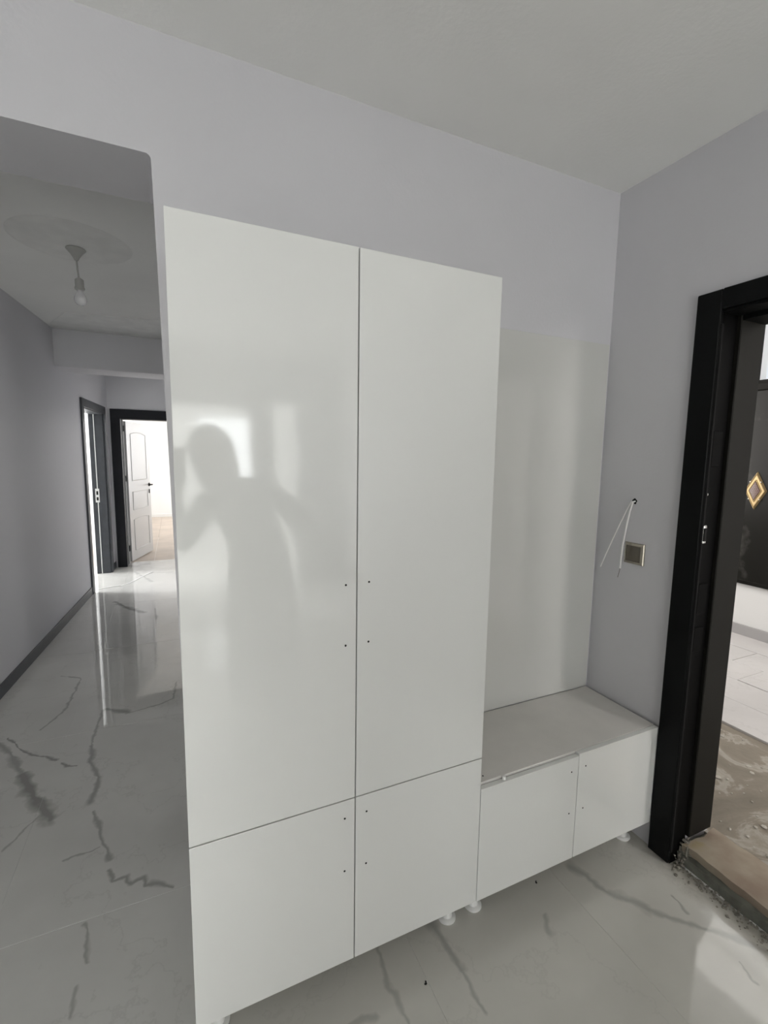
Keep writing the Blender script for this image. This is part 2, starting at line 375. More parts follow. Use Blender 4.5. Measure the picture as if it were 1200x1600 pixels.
mb = MB(); mb.box(2.4, 2.6, 1.69, 4.6, 0, CZ); mb.box(0.6, 2.6, 4.6, 4.8, 0, CZ); struct(mb.build('wall_hall_room', M['wall_white']))  # unseen room and its doorway, added to carry the corridor fill light
EY = 6.945
mb = MB(); mb.box(-0.95, -0.64, EY, EY+0.22, 0, CZ); mb.box(-0.64, 0.26, EY, EY+0.22, 2.0, CZ); mb.box(0.26, 0.6, EY, EY+0.22, 0, CZ)
struct(mb.build('wall_corridor_end', M['wall']))
struct(MB().box(-0.95, 0.42, 4.935, 5.285, 2.252, CZ, 0.004).build('trim_beam', M['wall']))
# side room and far room
mb = MB(); mb.box(-4.5, -4.3, 3.6, 8.8, 0, CZ); mb.box(-4.3, -1.2, 3.6, 3.8, 0, CZ); mb.box(-4.3, -0.82, 8.6, 8.8, 0, CZ)
struct(mb.build('wall_side_room', M['wall_white']))
mb = MB(); mb.box(-1.7, 3.3, 12.2, 12.4, 0, CZ); mb.box(-1.0, -0.82, 7.1, 12.4, 0, CZ); mb.box(3.2, 3.4, 7.1, 12.4, 0, CZ); mb.box(0.6, 3.3, EY, EY+0.22, 0, CZ)
struct(mb.build('wall_far_room', M['wall_white']))
struct(MB().box(-0.82, 3.2, 12.18, 12.2, 0, 0.07).build('baseboard_far', M['plastic']))
fp = struct(empty('floor_far_room'))
MB().box(-1.7, 3.2, 7.2, 12.2, -0.2, -0.008).build('underlay', M['concrete'], fp)
k = 0
for a in range(14):
    x0 = -1.7 + 0.35*a
    for b in range(3):
        y0 = 7.2 + b*1.9 - (0.6 if a % 2 else 0); y1 = y0+1.9
        y0 = max(y0, 7.2); y1 = min(y1, 12.2)
        if y1-y0 > 0.05: MB().box(x0+0.0015, x0+0.3485, y0+0.0015, y1-0.0015, -0.008, 0.0).build('floor_board', M['parquet'], fp)
# ceilings
struct(MB().box(-2.6, 1.90, -3.2, YW+0.1, CZ, CZ+0.15).build('ceiling', M['ceiling']))
struct(MB().box(-4.5, 3.4, YW+0.1, 12.4, CZ, CZ+0.15).build('ceiling_corridor', M['corr_ceiling']))
struct(MB().box(-1.2, 2.1, -5.6, -3.2, CZ, CZ+0.15).build('ceiling_kitchen', M['ceiling']))
# plaster ceiling medallion
mb = MB(); mb.lathe([(0.0, -0.004), (0.235, -0.004), (0.245, -0.005), (0.262, -0.004), (0.27, 0.0)], (-0.43, 2.93, CZ), 48)
struct(mb.build('trim_ceiling_medallion', M['medallion'], smooth=True))
# trowelled gypsum strip next to the beam
struct(MB().prism([(-0.96, 4.935), (-0.72, 4.37), (0.3, 4.20), (0.42, 4.935)], CZ-0.0025, CZ).build('trim_gypsum_patch', M['medallion']))
# skirting
mb = MB(); lw_prism(mb, 1.80, DY0-0.07, -0.011, 0, 0, 0.083, 0.002); struct(mb.build('baseboard_left', M['base']))
mb = MB(); lw_prism(mb, DY1+0.075, 6.94, -0.011, 0, 0, 0.083, 0.002); struct(mb.build('baseboard_left_far', M['base']))

# door_2: side-room doorway in the left corridor wall (grey laminate lining)
d2 = struct(empty('door_2', (lwx(6.2), 6.2, 0)))
def loc_build(mb, name, mat, parent, smooth=False):
    o = mb.build(name, mat, None, smooth); o.data.transform(Matrix.Translation(-Vector(parent.location))); o.parent = parent; return o
mb = MB(); lw_prism(mb, DY0-0.07, DY0+0.015, -0.018, 0.0, 0, 1.99, 0.003); loc_build(mb, 'casing', M['grey_trim'], d2)
mb = MB(); lw_prism(mb, DY1-0.015, DY1+0.07, -0.018, 0.0, 0, 1.99, 0.003); loc_build(mb, 'casing', M['grey_trim'], d2)
mb = MB(); lw_prism(mb, DY0-0.07, DY1+0.07, -0.019, 0.0, 1.985, 2.073, 0.003); loc_build(mb, 'head_casing', M['grey_trim'], d2)
mb = MB(); lw_prism(mb, DY0, DY0+0.015, 0.0, 0.15, 0, 2.0); loc_build(mb, 'jamb', M['grey_trim'], d2)
mb = MB(); lw_prism(mb, DY1-0.03, DY1, 0.0, 0.090, 0, 2.0, 0.002); loc_build(mb, 'jamb', M['grey_trim'], d2)
mb = MB(); lw_prism(mb, DY1-0.034, DY1-0.004, 0.091, 0.101, 0, 1.985); g = loc_build(mb, 'gasket_strip', M['plastic'], d2); g['label'] = 'white gasket strip'
mb = MB(); lw_prism(mb, DY1-0.036, DY1, 0.102, 0.15, 0, 2.0, 0.002); loc_build(mb, 'stop', M['grey_trim'], d2)
mb = MB(); lw_prism(mb, DY0+0.015, DY1-0.03, 0.0, 0.15, 1.975, 2.0, 0.002); loc_build(mb, 'head_jamb', M['grey_trim'], d2)
sp = MB(); lw_prism(sp, DY1-0.0385, DY1-0.034, 0.076, 0.120, 0.90, 1.07, 0.003); spo = loc_build(sp, 'strike_plate', M['plastic'], d2); spo['label'] = 'pale strike plate'
for z0, z1 in ((0.925, 0.965), (0.995, 1.04)):
    mb = MB(); lw_prism(mb, DY1-0.040, DY1-0.0385, 0.088, 0.108, z0, z1); o = loc_build(mb, 'latch_slot', M['hole'], d2); o.parent = spo
struct(d2)

# door_3: far bedroom doorway with the white panelled leaf swung open
d3 = struct(empty('door_3', (-0.2, EY, 0)))
for x0, x1 in ((-0.722, -0.612), (0.235, 0.345)):
    loc_build(MB().box(x0, x1, EY-0.02, EY, 0, 1.955, 0.003), 'casing', M['anthracite'], d3)
loc_build(MB().box(-0.722, 0.345, EY-0.021, EY, 1.95, 2.072, 0.003), 'head_casing', M['anthracite'], d3)
for x0, x1 in ((-0.64, -0.612), (0.235, 0.26)):
    loc_build(MB().box(x0, x1, EY, EY+0.16, 0, 2.0), 'jamb', M['anthracite'], d3)
loc_build(MB().box(-0.64, -0.598, EY+0.16, EY+0.24, 0, 2.0), 'jamb', pbr('pale_grey_lining', (0.45, 0.45, 0.45), 0.5), d3)['label'] = 'pale grey jamb lining at the hinge side'
loc_build(MB().box(-0.612, 0.235, EY, EY+0.20, 1.95, 2.0), 'head_jamb', M['anthracite'], d3)
# leaf in its own frame: hinge at origin, width along +x, thickness along y
def leaf():
    W, HT, T = 0.80, 1.935, 0.04
    mb = MB(); mb.box(0, W, 0, T, 0.012, HT, 0.002)
    bm = mb.bm
    def frame(x0, x1, z0, z1, arch=0.0):
        out = [(x0, z0), (x1, z0), (x1, z1-arch)]
        if arch:
            for k_ in range(1, 6):
                t = k_/6; out.append((x1+(x0-x1)*t, z1-arch+arch*math.sin(math.pi*t)))
        out.append((x0, z1-arch))
        for side in (0, 1):
            pts = [Vector((x, -0.001 if side == 0 else T+0.001, z)) for x, z in out]
            for a_, b_ in zip(pts, pts[1:]+pts[:1]): mb.tube([a_, b_], 0.005, 6)
    frame(0.13, 0.67, 1.13, 1.80, 0.03); frame(0.13, 0.67, 0.72, 0.97); frame(0.13, 0.67, 0.15, 0.60, 0.02)
    return mb
hinge = Vector((-0.592, EY+0.245, 0.0))
ang = math.atan2(0.77, 0.235)
LM = Matrix.Translation(hinge) @ Matrix.Rotation(ang, 4, 'Z') @ Matrix.Translation((0, -0.02, 0))
def lbuild(mb, name, mat, parent, smooth=False):
    mb.bm.transform(LM); return loc_build(mb, name, mat, d3, smooth) if parent is d3 else loc_build_child(mb, name, mat, parent, smooth)
def loc_build_child(mb, name, mat, parent, smooth=False):
    o = mb.build(name, mat, None, smooth); o.data.transform(Matrix.Translation(-Vector(d3.location))); o.parent = parent; return o
lf = lbuild(leaf(), 'leaf', M['white_door'], d3); lf['label'] = 'white moulded door leaf standing open'
mb = MB(); mb.tube([(0.74, -0.002, 1.04), (0.74, -0.05, 1.04), (0.62, -0.055, 1.04)], 0.009, 8); mb.lathe([(0.0, 0.0), (0.026, 0.0), (0.026, -0.008), (0.0, -0.008)], (0.74, 0, 1.04), 16, 'y')
mb.tube([(0.74, 0.042, 1.04), (0.74, 0.09, 1.04), (0.62, 0.095, 1.04)], 0.009, 8)
lbuild(mb, 'handle', M['hole'], lf, True)['label'] = 'black lever handle'
mb = MB(); mb.box(0.725, 0.755, -0.006, 0.0, 0.91, 0.97, 0.002); lbuild(mb, 'keyhole_plate', M['hole'], lf)
for z in (0.17, 1.13, 1.80):
    loc_build(MB().box(-0.612, -0.588, EY+0.165, EY+0.242, z, z+0.075, 0.002), 'hinge', M['hole'], d3)['label'] = 'black hinge'

# door_1: black steel entrance frame
d1 = struct(empty('door_1', (XR, 0.48, 0)))
def b1(*a, name='casing', mat='black_steel', bev=0.003, label=None):
    o = loc_build(MB().box(*a, bev), name, M[mat], d1)
    if label: o['label'] = label
    return o
b1(XR-0.022, XR, 0.985, 1.066, 0.006, 2.075); b1(XR-0.022, XR, -0.075, 0.0, 0.006, 2.075)
b1(XR-0.0225, XR-0.0005, 0.0, 0.985, 2.010, 2.076, name='head_casing')
b1(XR-0.010, XR+0.075, 0.985, 1.002, 0.0, 2.045, name='jamb', mat='void_steel'); b1(XR, XR+0.075, -0.02, -0.003, 0.02, 2.045, name='jamb')
b1(XR-0.010, XR+0.075, -0.003, 0.985, 2.0, 2.045, name='head_jamb')
b1(XR+0.070, 1.868, 0.970, 1.002, 0.092, 2.04, name='outer_jamb', mat='dark_steel', label='charcoal outer jamb'); b1(XR+0.075, 1.868, -0.02, 0.012, 0.092, 2.04, name='outer_jamb', mat='dark_steel', label='charcoal outer jamb')
b1(XR+0.070, 1.868, 0.012, 0.970, 1.985, 2.04, name='outer_head', mat='black_steel')
b1(XR-0.021, XR-0.012, 0.976, 0.984, 0.06, 1.965, name='gasket_strip', mat='gasket', bev=0.001, label='grey rubber gasket strip')
for z0, z1 in ((1.50, 1.62), (0.98, 1.09), (0.84, 0.93)):
    b1(XR-0.006, XR+0.045, 0.979, 0.985, z0, z1, name='keep_plate', mat='void_steel', bev=0.002)
kp = b1(XR-0.019, XR-0.004, 0.971, 0.986, 1.235, 1.30, name='latch_keep', mat='chrome', label='small chrome latch keep')
loc_build(MB().box(XR-0.020, XR-0.008, 0.969, 0.972, 1.245, 1.29), 'latch_slot', M['hole'], d1)
loc_build(MB().lathe([(0.0, 0.0), (0.006, 0.0), (0.005, -0.003), (0.0, -0.003)], (XR-0.004, 0.985, 1.405), 12, 'y'), 'screw', M['chrome'], d1, True)['label'] = 'bright screw head'

# threshold, rubble and landing
def rough_slab(x0, x1, y0, y1, z0, z1, nx, ny, amp, edge=0.008):
    mb = MB(); bm = mb.bm; top = {}; 
    for i in range(nx+1):
        for j in range(ny+1):
            u, v = i/nx, j/ny; e = min(u, 1-u, v, 1-v)
            dx = random.uniform(-edge, edge) if u in (0, 1) else 0; dy = random.uniform(-edge, edge) if v in (0, 1) else 0
            top[i, j] = bm.verts.new((x0+(x1-x0)*u+dx, y0+(y1-y0)*v+dy, z1+random.uniform(-amp, amp)-(0.006 if e == 0 else 0)))
    for i in range(nx):
        for j in range(ny): bm.faces.new((top[i, j], top[i+1, j], top[i+1, j+1], top[i, j+1]))
    rim = [top[i, 0] for i in range(nx)]+[top[nx, j] for j in range(ny)]+[top[i, ny] for i in range(nx, 0, -1)]+[top[0, j] for j in range(ny, 0, -1)]
    low = [bm.verts.new((v.co.x+(0.01 if v.co.x < x0+0.02 else 0), v.co.y, z0)) for v in rim]
    for a in range(len(rim)):
        b = (a+1) % len(rim); bm.faces.new((rim[b], rim[a], low[a], low[b]))
    bm.faces.new(low[::-1])
    return mb
th = tag(empty('doorsill', (1.79, 0.48, 0)), 'raised beige stone doorsill with crumbling edges under the black door frame', 'doorsill')
o = rough_slab(1.700, 1.885, -0.02, 0.965, 0.045, 0.088, 5, 24, 0.002).build('sill_slab', M['sill'], None, True); o.data.transform(Matrix.Translation(-Vector(th.location))); o.parent = th
o = rough_slab(1.692, 1.885, -0.02, 0.995, -0.01, 0.048, 4, 26, 0.004, 0.006).build('mortar_bed', M['concrete'], None); o.data.transform(Matrix.Translation(-Vector(th.location))); o.parent = th
mb = MB()
def chip(mb, c, r):
    bmesh.ops.create_icosphere(mb.bm, subdivisions=1, radius=1.0, matrix=Matrix.Translation(c) @ Matrix.Rotation(random.uniform(0, 6), 4, 'Z') @ Matrix.Diagonal((r*random.uniform(.6, 1.4), r*random.uniform(.6, 1.4), r*random.uniform(.3, .7), 1)))
for k in range(420):
    t = random.random(); y = 0.15+0.83*t
    x = 1.695-abs(random.gauss(0, 0.028)); r = random.uniform(0.0015, 0.0065)
    chip(mb, (x, y, r*0.4), r)
for k in range(70):
    r = random.uniform(0.002, 0.008); chip(mb, (random.uniform(1.655, 1.75), random.uniform(0.945, 0.985), r*.5+random.uniform(0, 0.05)*(1 if k % 2 else 0)), r)
for v in mb.bm.verts:
    if v.co.x > 1.70 and v.co.z < 0.05: v.co.z += 0.045
tag(mb.build('mortar_rubble', M['rubble']), 'loose mortar crumbs and dust along the foot of the doorsill', 'rubble', kind='stuff')

fl = struct(empty('floor_landing', (3.1, 1, 0)))
o = rough_slab(1.885, 2.80, -2.2, 3.2, -0.1, 0.052, 14, 60, 0.004, 0.0).build('screed', M['dusty_screed'], None, True); o.data.transform(Matrix.Translation(-Vector(fl.location))); o.parent = fl
for a in range(5):
    xa = 2.775 + 0.31*a
    for b in range(7):
        ya = -2.2+0.78*b+(0.2 if a % 2 else 0); loc_build(MB().box(xa+.002, xa+.308, ya+.002, ya+.778, 0.03, 0.062+(0.004 if (a+b) % 3 == 0 else 0), 0.002), 'stone_tile', M['marble_landing'], fl)
mb = MB()
for k in range(90):
    r = random.uniform(0.003, 0.011); chip(mb, (random.uniform(1.93, 2.75), random.uniform(0.4, 1.5), 0.055), r)
tag(mb.build('plaster_crumbs', M['pale_crumb']), 'scattered plaster crumbs on the dusty landing outside the black door frame', 'rubble', kind='stuff')
LX = 4.321
mb = MB(); mb.box(LX, LX+0.2, -2.4, 1.2, 0, 2.9); mb.box(LX, LX+0.2, 1.2, 2.3, 0, 2.14); mb.box(LX, LX+0.2, 1.2, 2.3, 2.84, 2.9); mb.box(LX, LX+0.2, 2.3, 3.4, 0, 2.9)
mb.box(1.9, LX+0.2, 3.2, 3.4, 0, 2.9); mb.box(1.9, LX+0.2, -2.4, -2.2, 0, 2.9)
struct(mb.build('wall_landing', M['wall_white']))
mb = MB(); mb.box(1.885, 1.90, 1.005, 3.2, 0, 2.9); mb.box(1.885, 1.90, -2.2, -0.02, 0, 2.9); mb.box(1.885, 1.90, -0.02, 1.005, 2.05, 2.9); struct(mb.build('wall_landing_near', M['wall_white']))
struct(MB().box(1.89, LX+0.2, -2.4, 3.4, 2.9, 3.05).build('ceiling_landing', M['wall_white']))
struct(MB().box(LX-0.012, LX, -2.2, 3.2, 0.06, 0.155, 0.002).build('baseboard_landing', pbr('pale_grey_skirting', (0.42, 0.41, 0.41), 0.4)))
wn = struct(empty('window_1', (LX, 1.75, 2.4)))
for a in ((LX-0.01, LX+0.06, 1.2, 2.3, 2.14, 2.17), (LX-0.01, LX+0.06, 1.2, 2.3, 2.81, 2.84), (LX-0.01, LX+0.06, 1.2, 1.23, 2.17, 2.81), (LX-0.01, LX+0.06, 2.27, 2.3, 2.17, 2.81)):
    loc_build(MB().box(*a, 0.002), 'window_frame', M['dark_steel'], wn)
dp = tag(empty('wall_panel', (LX, 1.9, 1.3)), 'glossy black panel with smears fixed to the white wall of the landing', 'panel')
loc_build(MB().box(LX-0.03, LX, 1.2, 2.85, 0.517, 2.085, 0.004), 'board', M['black_gloss'], dp)
loc_build(MB().box(LX-0.05, LX, 1.19, 2.86, 2.085, 2.14, 0.004), 'ledge', M['dark_steel'], dp)['label'] = 'charcoal top ledge'
loc_build(MB().box(LX-0.036, LX-0.02, 1.19, 2.86, 0.505, 0.535, 0.003), 'lower_rail', M['dark_steel'], dp)
# gold diamond ornament
dm = tag(empty('diamond_ornament', (LX-0.03, 2.165, 1.285)), 'gold diamond shaped ornament with dark brown centre on the black landing panel', 'ornament')
def dia(hw, hh, x0, x1, bev=0.0):
    mb = MB(); a = [mb.bm.verts.new((x0, y, z)) for y, z in ((-hw, 0), (0, -hh), (hw, 0), (0, hh))]; b = [mb.bm.verts.new((x1, y*.93, z*.93)) for y, z in ((-hw, 0), (0, -hh), (hw, 0), (0, hh))]
    mb.bm.faces.new(a); mb.bm.faces.new(b)
    for i in range(4): mb.bm.faces.new((a[i], a[(i+1) % 4], b[(i+1) % 4], b[i]))
    return mb
dia(0.078, 0.155, 0.0, -0.016).build('outer_plate', M['gold'], dm)
mbr = MB()
for hw, hh, r in ((0.068, 0.135, 0.0035), (0.044, 0.088, 0.004)):
    q = [(-0.018, -hw, 0), (-0.018, 0, -hh), (-0.018, hw, 0), (-0.018, 0, hh)]
    for a, b in zip(q, q[1:]+q[:1]): mbr.tube([a, b], r, 6)
mbr.build('raised_rim', M['gold'], dm)
dia(0.040, 0.080, -0.015, -0.022).build('centre', M['burgundy'], dm)['label'] = 'dark brown enamel centre'
bd = MB()
for i in range(-2, 3):
    for j in range(-2, 3):
        if abs(i)+abs(j) <= 3:
            bmesh.ops.create_icosphere(bd.bm, subdivisions=1, radius=0.0021, matrix=Matrix.Translation((-0.024, (i+j)*0.007, (i-j)*0.014)))
bd.build('bead_cluster', M['pearl'], dm, True)
for y, z in ((-0.04, 0.075), (0.04, 0.075), (-0.04, -0.075), (0.04, -0.075)):
    MB().lathe([(0, -0.022), (0.006, -0.02), (0.008, -0.015)], (0, y*.93, z*.93), 10, 'x').build('screw', M['bezel'], dm)

# ------------------------------------------------------------------ cabinets
FY = 1.07; T = 0.018; G = 0.0016
def hole(parent, x, z, y, base):
    o = MB().lathe([(0.0, 0.0), (0.0028, 0.0), (0.0028, -0.0007), (0.0, -0.0007)], (x-base[0], y-base[1], z-base[2]), 10, 'y').build('screw_hole', M['hole'], parent)
def foot(parent, x, y, base, h=0.113):
    c = (x-base[0], y-base[1], 0)
    MB().lathe([(0.0, 0.0), (0.028, 0.0), (0.030, 0.003), (0.030, 0.007), (0.026, 0.010), (0.018, 0.011), (0.0165, 0.014), (0.0165, 0.040), (0.019, 0.041), (0.019, 0.047), (0.0165, 0.048),
                (0.0165, h-0.022), (0.026, h-0.010), (0.030, h-0.004), (0.030, h), (0.0, h)], c, 24).build('foot', M['plastic'], parent, True)
base = (0.4135, FY, 0)
wd = tag(empty('wardrobe', base), 'tall white glossy cabinet with four handleless doors beside the corridor opening', 'cabinet')
def slab(x0, x1, y0, y1, z0, z1, name, mat, parent, base, bev=0.0012):
    o = MB().box(x0-base[0], x1-base[0], y0-base[1], y1-base[1], z0-base[2], z1-base[2], bev, 2).build(name, M[mat], parent); return o
cy0 = FY+T+0.002; cy1 = YW-0.001
for x0, x1 in ((0.001, 0.019), (0.405, 0.423), (0.808, 0.826)): slab(x0, x1, cy0, cy1, 0.131, 1.985, 'side_panel', 'carcass', wd, base)
for z in (0.113, 0.596, 1.985): slab(0.001, 0.826, cy0, cy1, z, z+0.018, 'shelf', 'carcass', wd, base)
slab(0.019, 0.808, cy1-0.006, cy1, 0.131, 1.985, 'back_panel', 'carcass', wd, base)
dz = [(0.1125, 0.6035), (0.6070, 2.003)]
dx = [(-0.0005, 0.4135-G), (0.4135+G, 0.8275)]
hz = {(0, 0): (0.3835, (0.396, 0.5525)), (1, 0): (0.4465, (0.396, 0.5535)), (0, 1): (0.3835, (1.037, 1.196)), (1, 1): (0.4465, (1.038, 1.198))}
for i, (x0, x1) in enumerate(dx):
    for j, (z0, z1) in enumerate(dz):
        d = slab(x0, x1, FY, FY+T, z0, z1, 'door', 'gloss', wd, base)
        hx, zz = hz[i, j]
        for z in zz: hole(d, hx, z, FY, base)
for x in (0.055, 0.772):
    for y in (1.150, 1.36): foot(wd, x, y, base)
# bench
bb = (1.245, FY, 0)
bn = tag(empty('bench_cabinet', bb), 'low white two-door shoe bench cabinet between the wardrobe and the entrance wall', 'cabinet')
slab(0.830, 1.650, FY+T+0.0005, cy1-0.009, 0.490, 0.508, 'top', 'bench', bn, bb, 0.0006)
for x0, x1 in ((0.830, 0.848), (1.232, 1.250), (1.632, 1.650)): slab(x0, x1, cy0, cy1-0.009, 0.131, 0.490, 'side_panel', 'carcass', bn, bb)
slab(0.830, 1.650, cy0, cy1-0.009, 0.113, 0.131, 'bottom', 'carcass', bn, bb)
slab(0.848, 1.632, cy1-0.015, cy1-0.009, 0.131, 0.490, 'back_panel', 'carcass', bn, bb)
# left bench door stands slightly proud and low, showing the edge of the top
mb = MB(); mb.prism([(0.8290-bb[0], -0.0012), (1.2390-bb[0], -0.0010), (1.2390-bb[0], -0.0010+T-.0015), (0.8290-bb[0], -0.0012+T-.0015)], 0.1125, 0.5000, 0.0008, 2)
dL = mb.build('door', M['gloss'], bn)
for z in (0.450, 0.294): hole(dL, 1.2085, z, FY-0.0011, bb)
dR = slab(1.2415, 1.650, FY-0.001, FY+T-.001, 0.1125, 0.5070, 'door', 'gloss', bn, bb)
for z in (0.4545, 0.294): hole(dR, 1.2745, z, FY-0.001, bb)
for x in (0.876, 1.605):
    for y in (1.150, 1.36): foot(bn, x, y, bb)
mb = MB(); mb.lathe([(0, 0.0), (0.006, 0.0), (0.006, 0.010), (0.004, 0.012), (0, 0.012)], (0.925-bb[0], 0.010, 0.4995), 12); mb.build('cam_fitting', M['plastic'], bn, True)['label'] = 'small round white fitting on the front edge'
MB().lathe([(0, 0.0), (0.0028, 0.0), (0.0028, 0.0006), (0, 0.0006)], (0.865-bb[0], 0.040, 0.508), 10).build('screw_hole', M['hole'], bn)
# tall back panel on the wall above the bench
pb = (1.24, 1.417, 0.51)
pn = tag(empty('back_panel_board', pb), 'tall glossy white board fixed to the wall above the low bench', 'panel')
slab(0.830, 1.652, 1.4165, YW-0.0005, 0.509, 1.987, 'board', 'gloss_shaded', pn, pb)

# ------------------------------------------------------------------ switch and wires
sb = (XR, 1.237, 1.148)
sw = tag(empty('light_switch', sb), 'bronze coloured square light switch with champagne bezel on the entrance wall', 'light switch')
fr = MB()
def rectring(mb, h1, x1, h2, x2):
    a = [mb.bm.verts.new((x1, sy*h1, sz*h1)) for sy, sz in ((-1, -1), (1, -1), (1, 1), (-1, 1))]; b = [mb.bm.verts.new((x2, sy*h2, sz*h2)) for sy, sz in ((-1, -1), (1, -1), (1, 1), (-1, 1))]
    for i in range(4): mb.bm.faces.new((a[i], a[(i+1) % 4], b[(i+1) % 4], b[i]))
rectring(fr, 0.0425, 0.0, 0.0425, -0.005); rectring(fr, 0.0425, -0.005, 0.040, -0.009); rectring(fr, 0.040, -0.009, 0.0315, -0.0125); rectring(fr, 0.0315, -0.0125, 0.0315, -0.004)
fr.build('bezel', M['bezel'], sw)
mb = MB(); mb.box(-0.0105, 0.0, -0.031, 0.031, -0.031, 0.031, 0.0015, 2); mb.build('rocker', M['bronze'], sw)
wh = tag(empty('wall_wires', (XR, 1.257, 1.356)), 'two thin white wires hanging from a small dark hole above the light switch', 'wires')
hp = MB(); n = 14; ring = []
for k in range(n):
    t = 2*math.pi*k/n; r = 0.0105*random.uniform(0.8, 1.2); ring.append(hp.bm.verts.new((-0.0012, r*math.cos(t), r*math.sin(t))))
c2 = [hp.bm.verts.new((0.0, v.co.y*1.05, v.co.z*1.05)) for v in ring]
hp.bm.faces.new(ring)
for k in range(n): hp.bm.faces.new((ring[k], ring[(k+1) % n], c2[(k+1) % n], c2[k]))
hp.build('cable_hole', M['hole'], wh)
def wire(pts, r, name, mat, parent): MB().tube(pts, r, 8).build(name, mat, parent, True)
wire([(0.0, 0, 0), (-0.014, 0.004, -0.004), (-0.020, 0.018, -0.04), (-0.026, 0.040, -0.10), (-0.030, 0.066, -0.17), (-0.034, 0.089, -0.235), (-0.036, 0.107, -0.287)], 0.0022, 'wire', M['cable_white'], wh)
wire([(0.0, -0.003, 0), (-0.014, -0.003, -0.004), (-0.022, 0.0, -0.04), (-0.030, 0.004, -0.10), (-0.036, 0.011, -0.18), (-0.036, 0.014, -0.273)], 0.0032, 'wire', M['cable_white'], wh)
wire([(-0.036, 0.014, -0.273), (-0.036, 0.017, -0.29), (-0.036, 0.022, -0.312)], 0.0010, 'wire_end', M['copper'], wh)

# ------------------------------------------------------------------ ceiling pendant
pb_ = (-0.425, 3.0, CZ-0.0045)
pe = tag(empty('pendant_lamp', pb_), 'bare bulb hanging on a short cord from the plaster medallion in the corridor', 'lamp')
MB().lathe([(0.0, 0.0), (0.044, 0.0), (0.046, -0.003), (0.038, -0.012), (0.026, -0.026), (0.015, -0.044), (0.009, -0.056), (0.0, -0.058)], (0, 0, 0), 28).build('ceiling_cup', M['lamp_plastic'], pe, True)
MB().tube([(0, 0, -0.056), (0.002, 0, -0.10), (0.006, 0, -0.145)], 0.0048, 8).build('cord', M['lamp_plastic'], pe, True)
MB().lathe([(0.0, -0.140), (0.008, -0.142), (0.019, -0.150), (0.021, -0.153), (0.021, -0.188), (0.024, -0.192), (0.024, -0.200), (0.018, -0.204), (0.0, -0.204)], (0.007, 0, 0), 24).build('socket', M['lamp_plastic'], pe, True)
MB().lathe([(0.014, -0.200), (0.015, -0.214), (0.023, -0.228), (0.0295, -0.243), (0.030, -0.254), (0.026, -0.268), (0.016, -0.278), (0.0, -0.281)], (0.008, 0, 0), 24).build('bulb', M['bulb'], pe, True)

# ------------------------------------------------------------------ bits lying on the floor
st = MB(); pts = [(-0.815, 5.88), (-0.70, 5.93), (-0.60, 5.94), (-0.52, 6.03), (-0.43, 6.25), (-0.33, 6.46), (-0.30, 6.50)]
ofs = []
for q in range(len(pts)):
    a, b = Vector(pts[max(q-1, 0)]), Vector(pts[min(q+1, len(pts)-1)]); d_ = (b-a).normalized(); n_ = Vector((-d_.y, d_.x))*0.014; ofs.append((Vector(pts[q])+n_, Vector(pts[q])-n_))
st.prism([tuple(a) for a, b in ofs]+[tuple(b) for a, b in ofs[::-1]], 0.0, 0.003)
tag(st.build('plastic_strip', M['plastic'], None), 'thin white plastic strip lying bent across the corridor floor by the side doorway', 'strip')
for (x, y, lab) in ((0.611, 1.005, 'tiny dark crumb on the tile joint in front of the wardrobe'), (1.135, 1.126, 'tiny dark crumb on the floor under the bench cabinet')):
    mb = MB(); chip(mb, (0, 0, 0.002), 0.005); chip(mb, (0.003, 0.005, 0.002), 0.003); o = mb.build('crumb', M['hole']); o.location = (x, y, 0); tag(o, lab, 'debris')

# ------------------------------------------------------------------ the photographer (seen only in the glossy fronts)
def skin_obj(name, chains, mat, parent, lvl=2):
    """chains: list of (points, radii, attach) ; attach = (chain, index) shares that vertex"""
    me = bpy.data.meshes.new(name); vs = []; es = []; rad = []; idx = []; roots = []
    for pts, rr, att in chains:
        ids = []
        for k, p_ in enumerate(pts):
            if k == 0 and att is not None: ids.append(idx[att[0]][att[1]]); continue
            vs.append(p_); rad.append(rr[k]); ids.append(len(vs)-1)
            if k == 0: roots.append(len(vs)-1)
        for a, b in zip(ids, ids[1:]): es.append((a, b))
        idx.append(ids)
    me.from_pydata([tuple(v) for v in vs], es, [])
    o = bpy.data.objects.new(name, me); COL.objects.link(o)
    sk = o.modifiers.new('skin', 'SKIN'); sk.use_smooth_shade = True
    layer = me.skin_vertices[0].data
    for i, r in enumerate(rad): layer[i].radius = (r, r) if not isinstance(r, tuple) else r; layer[i].use_root = False
    for i in roots: layer[i].use_root = True
    ss = o.modifiers.new('sub', 'SUBSURF'); ss.levels = lvl; ss.render_levels = lvl
    me.materials.append(mat)
    if parent: o.parent = parent
    return o
skin = pbr('skin', (0.45, 0.29, 0.21), 0.5); coat = pbr('dark_jacket', (0.030, 0.030, 0.034), 0.8); trs = pbr('dark_trousers', (0.022, 0.023, 0.028), 0.85); hair = pbr('dark_hair', (0.012, 0.010, 0.009), 0.5); shoe = pbr('black_shoes', (0.015, 0.015, 0.015), 0.4)
PX, PY = 0.42, -0.44
pr = tag(empty('person', (PX, PY, 0)), 'person in long dark coat leaning to a phone, mirrored in the glossy wardrobe door', 'person')
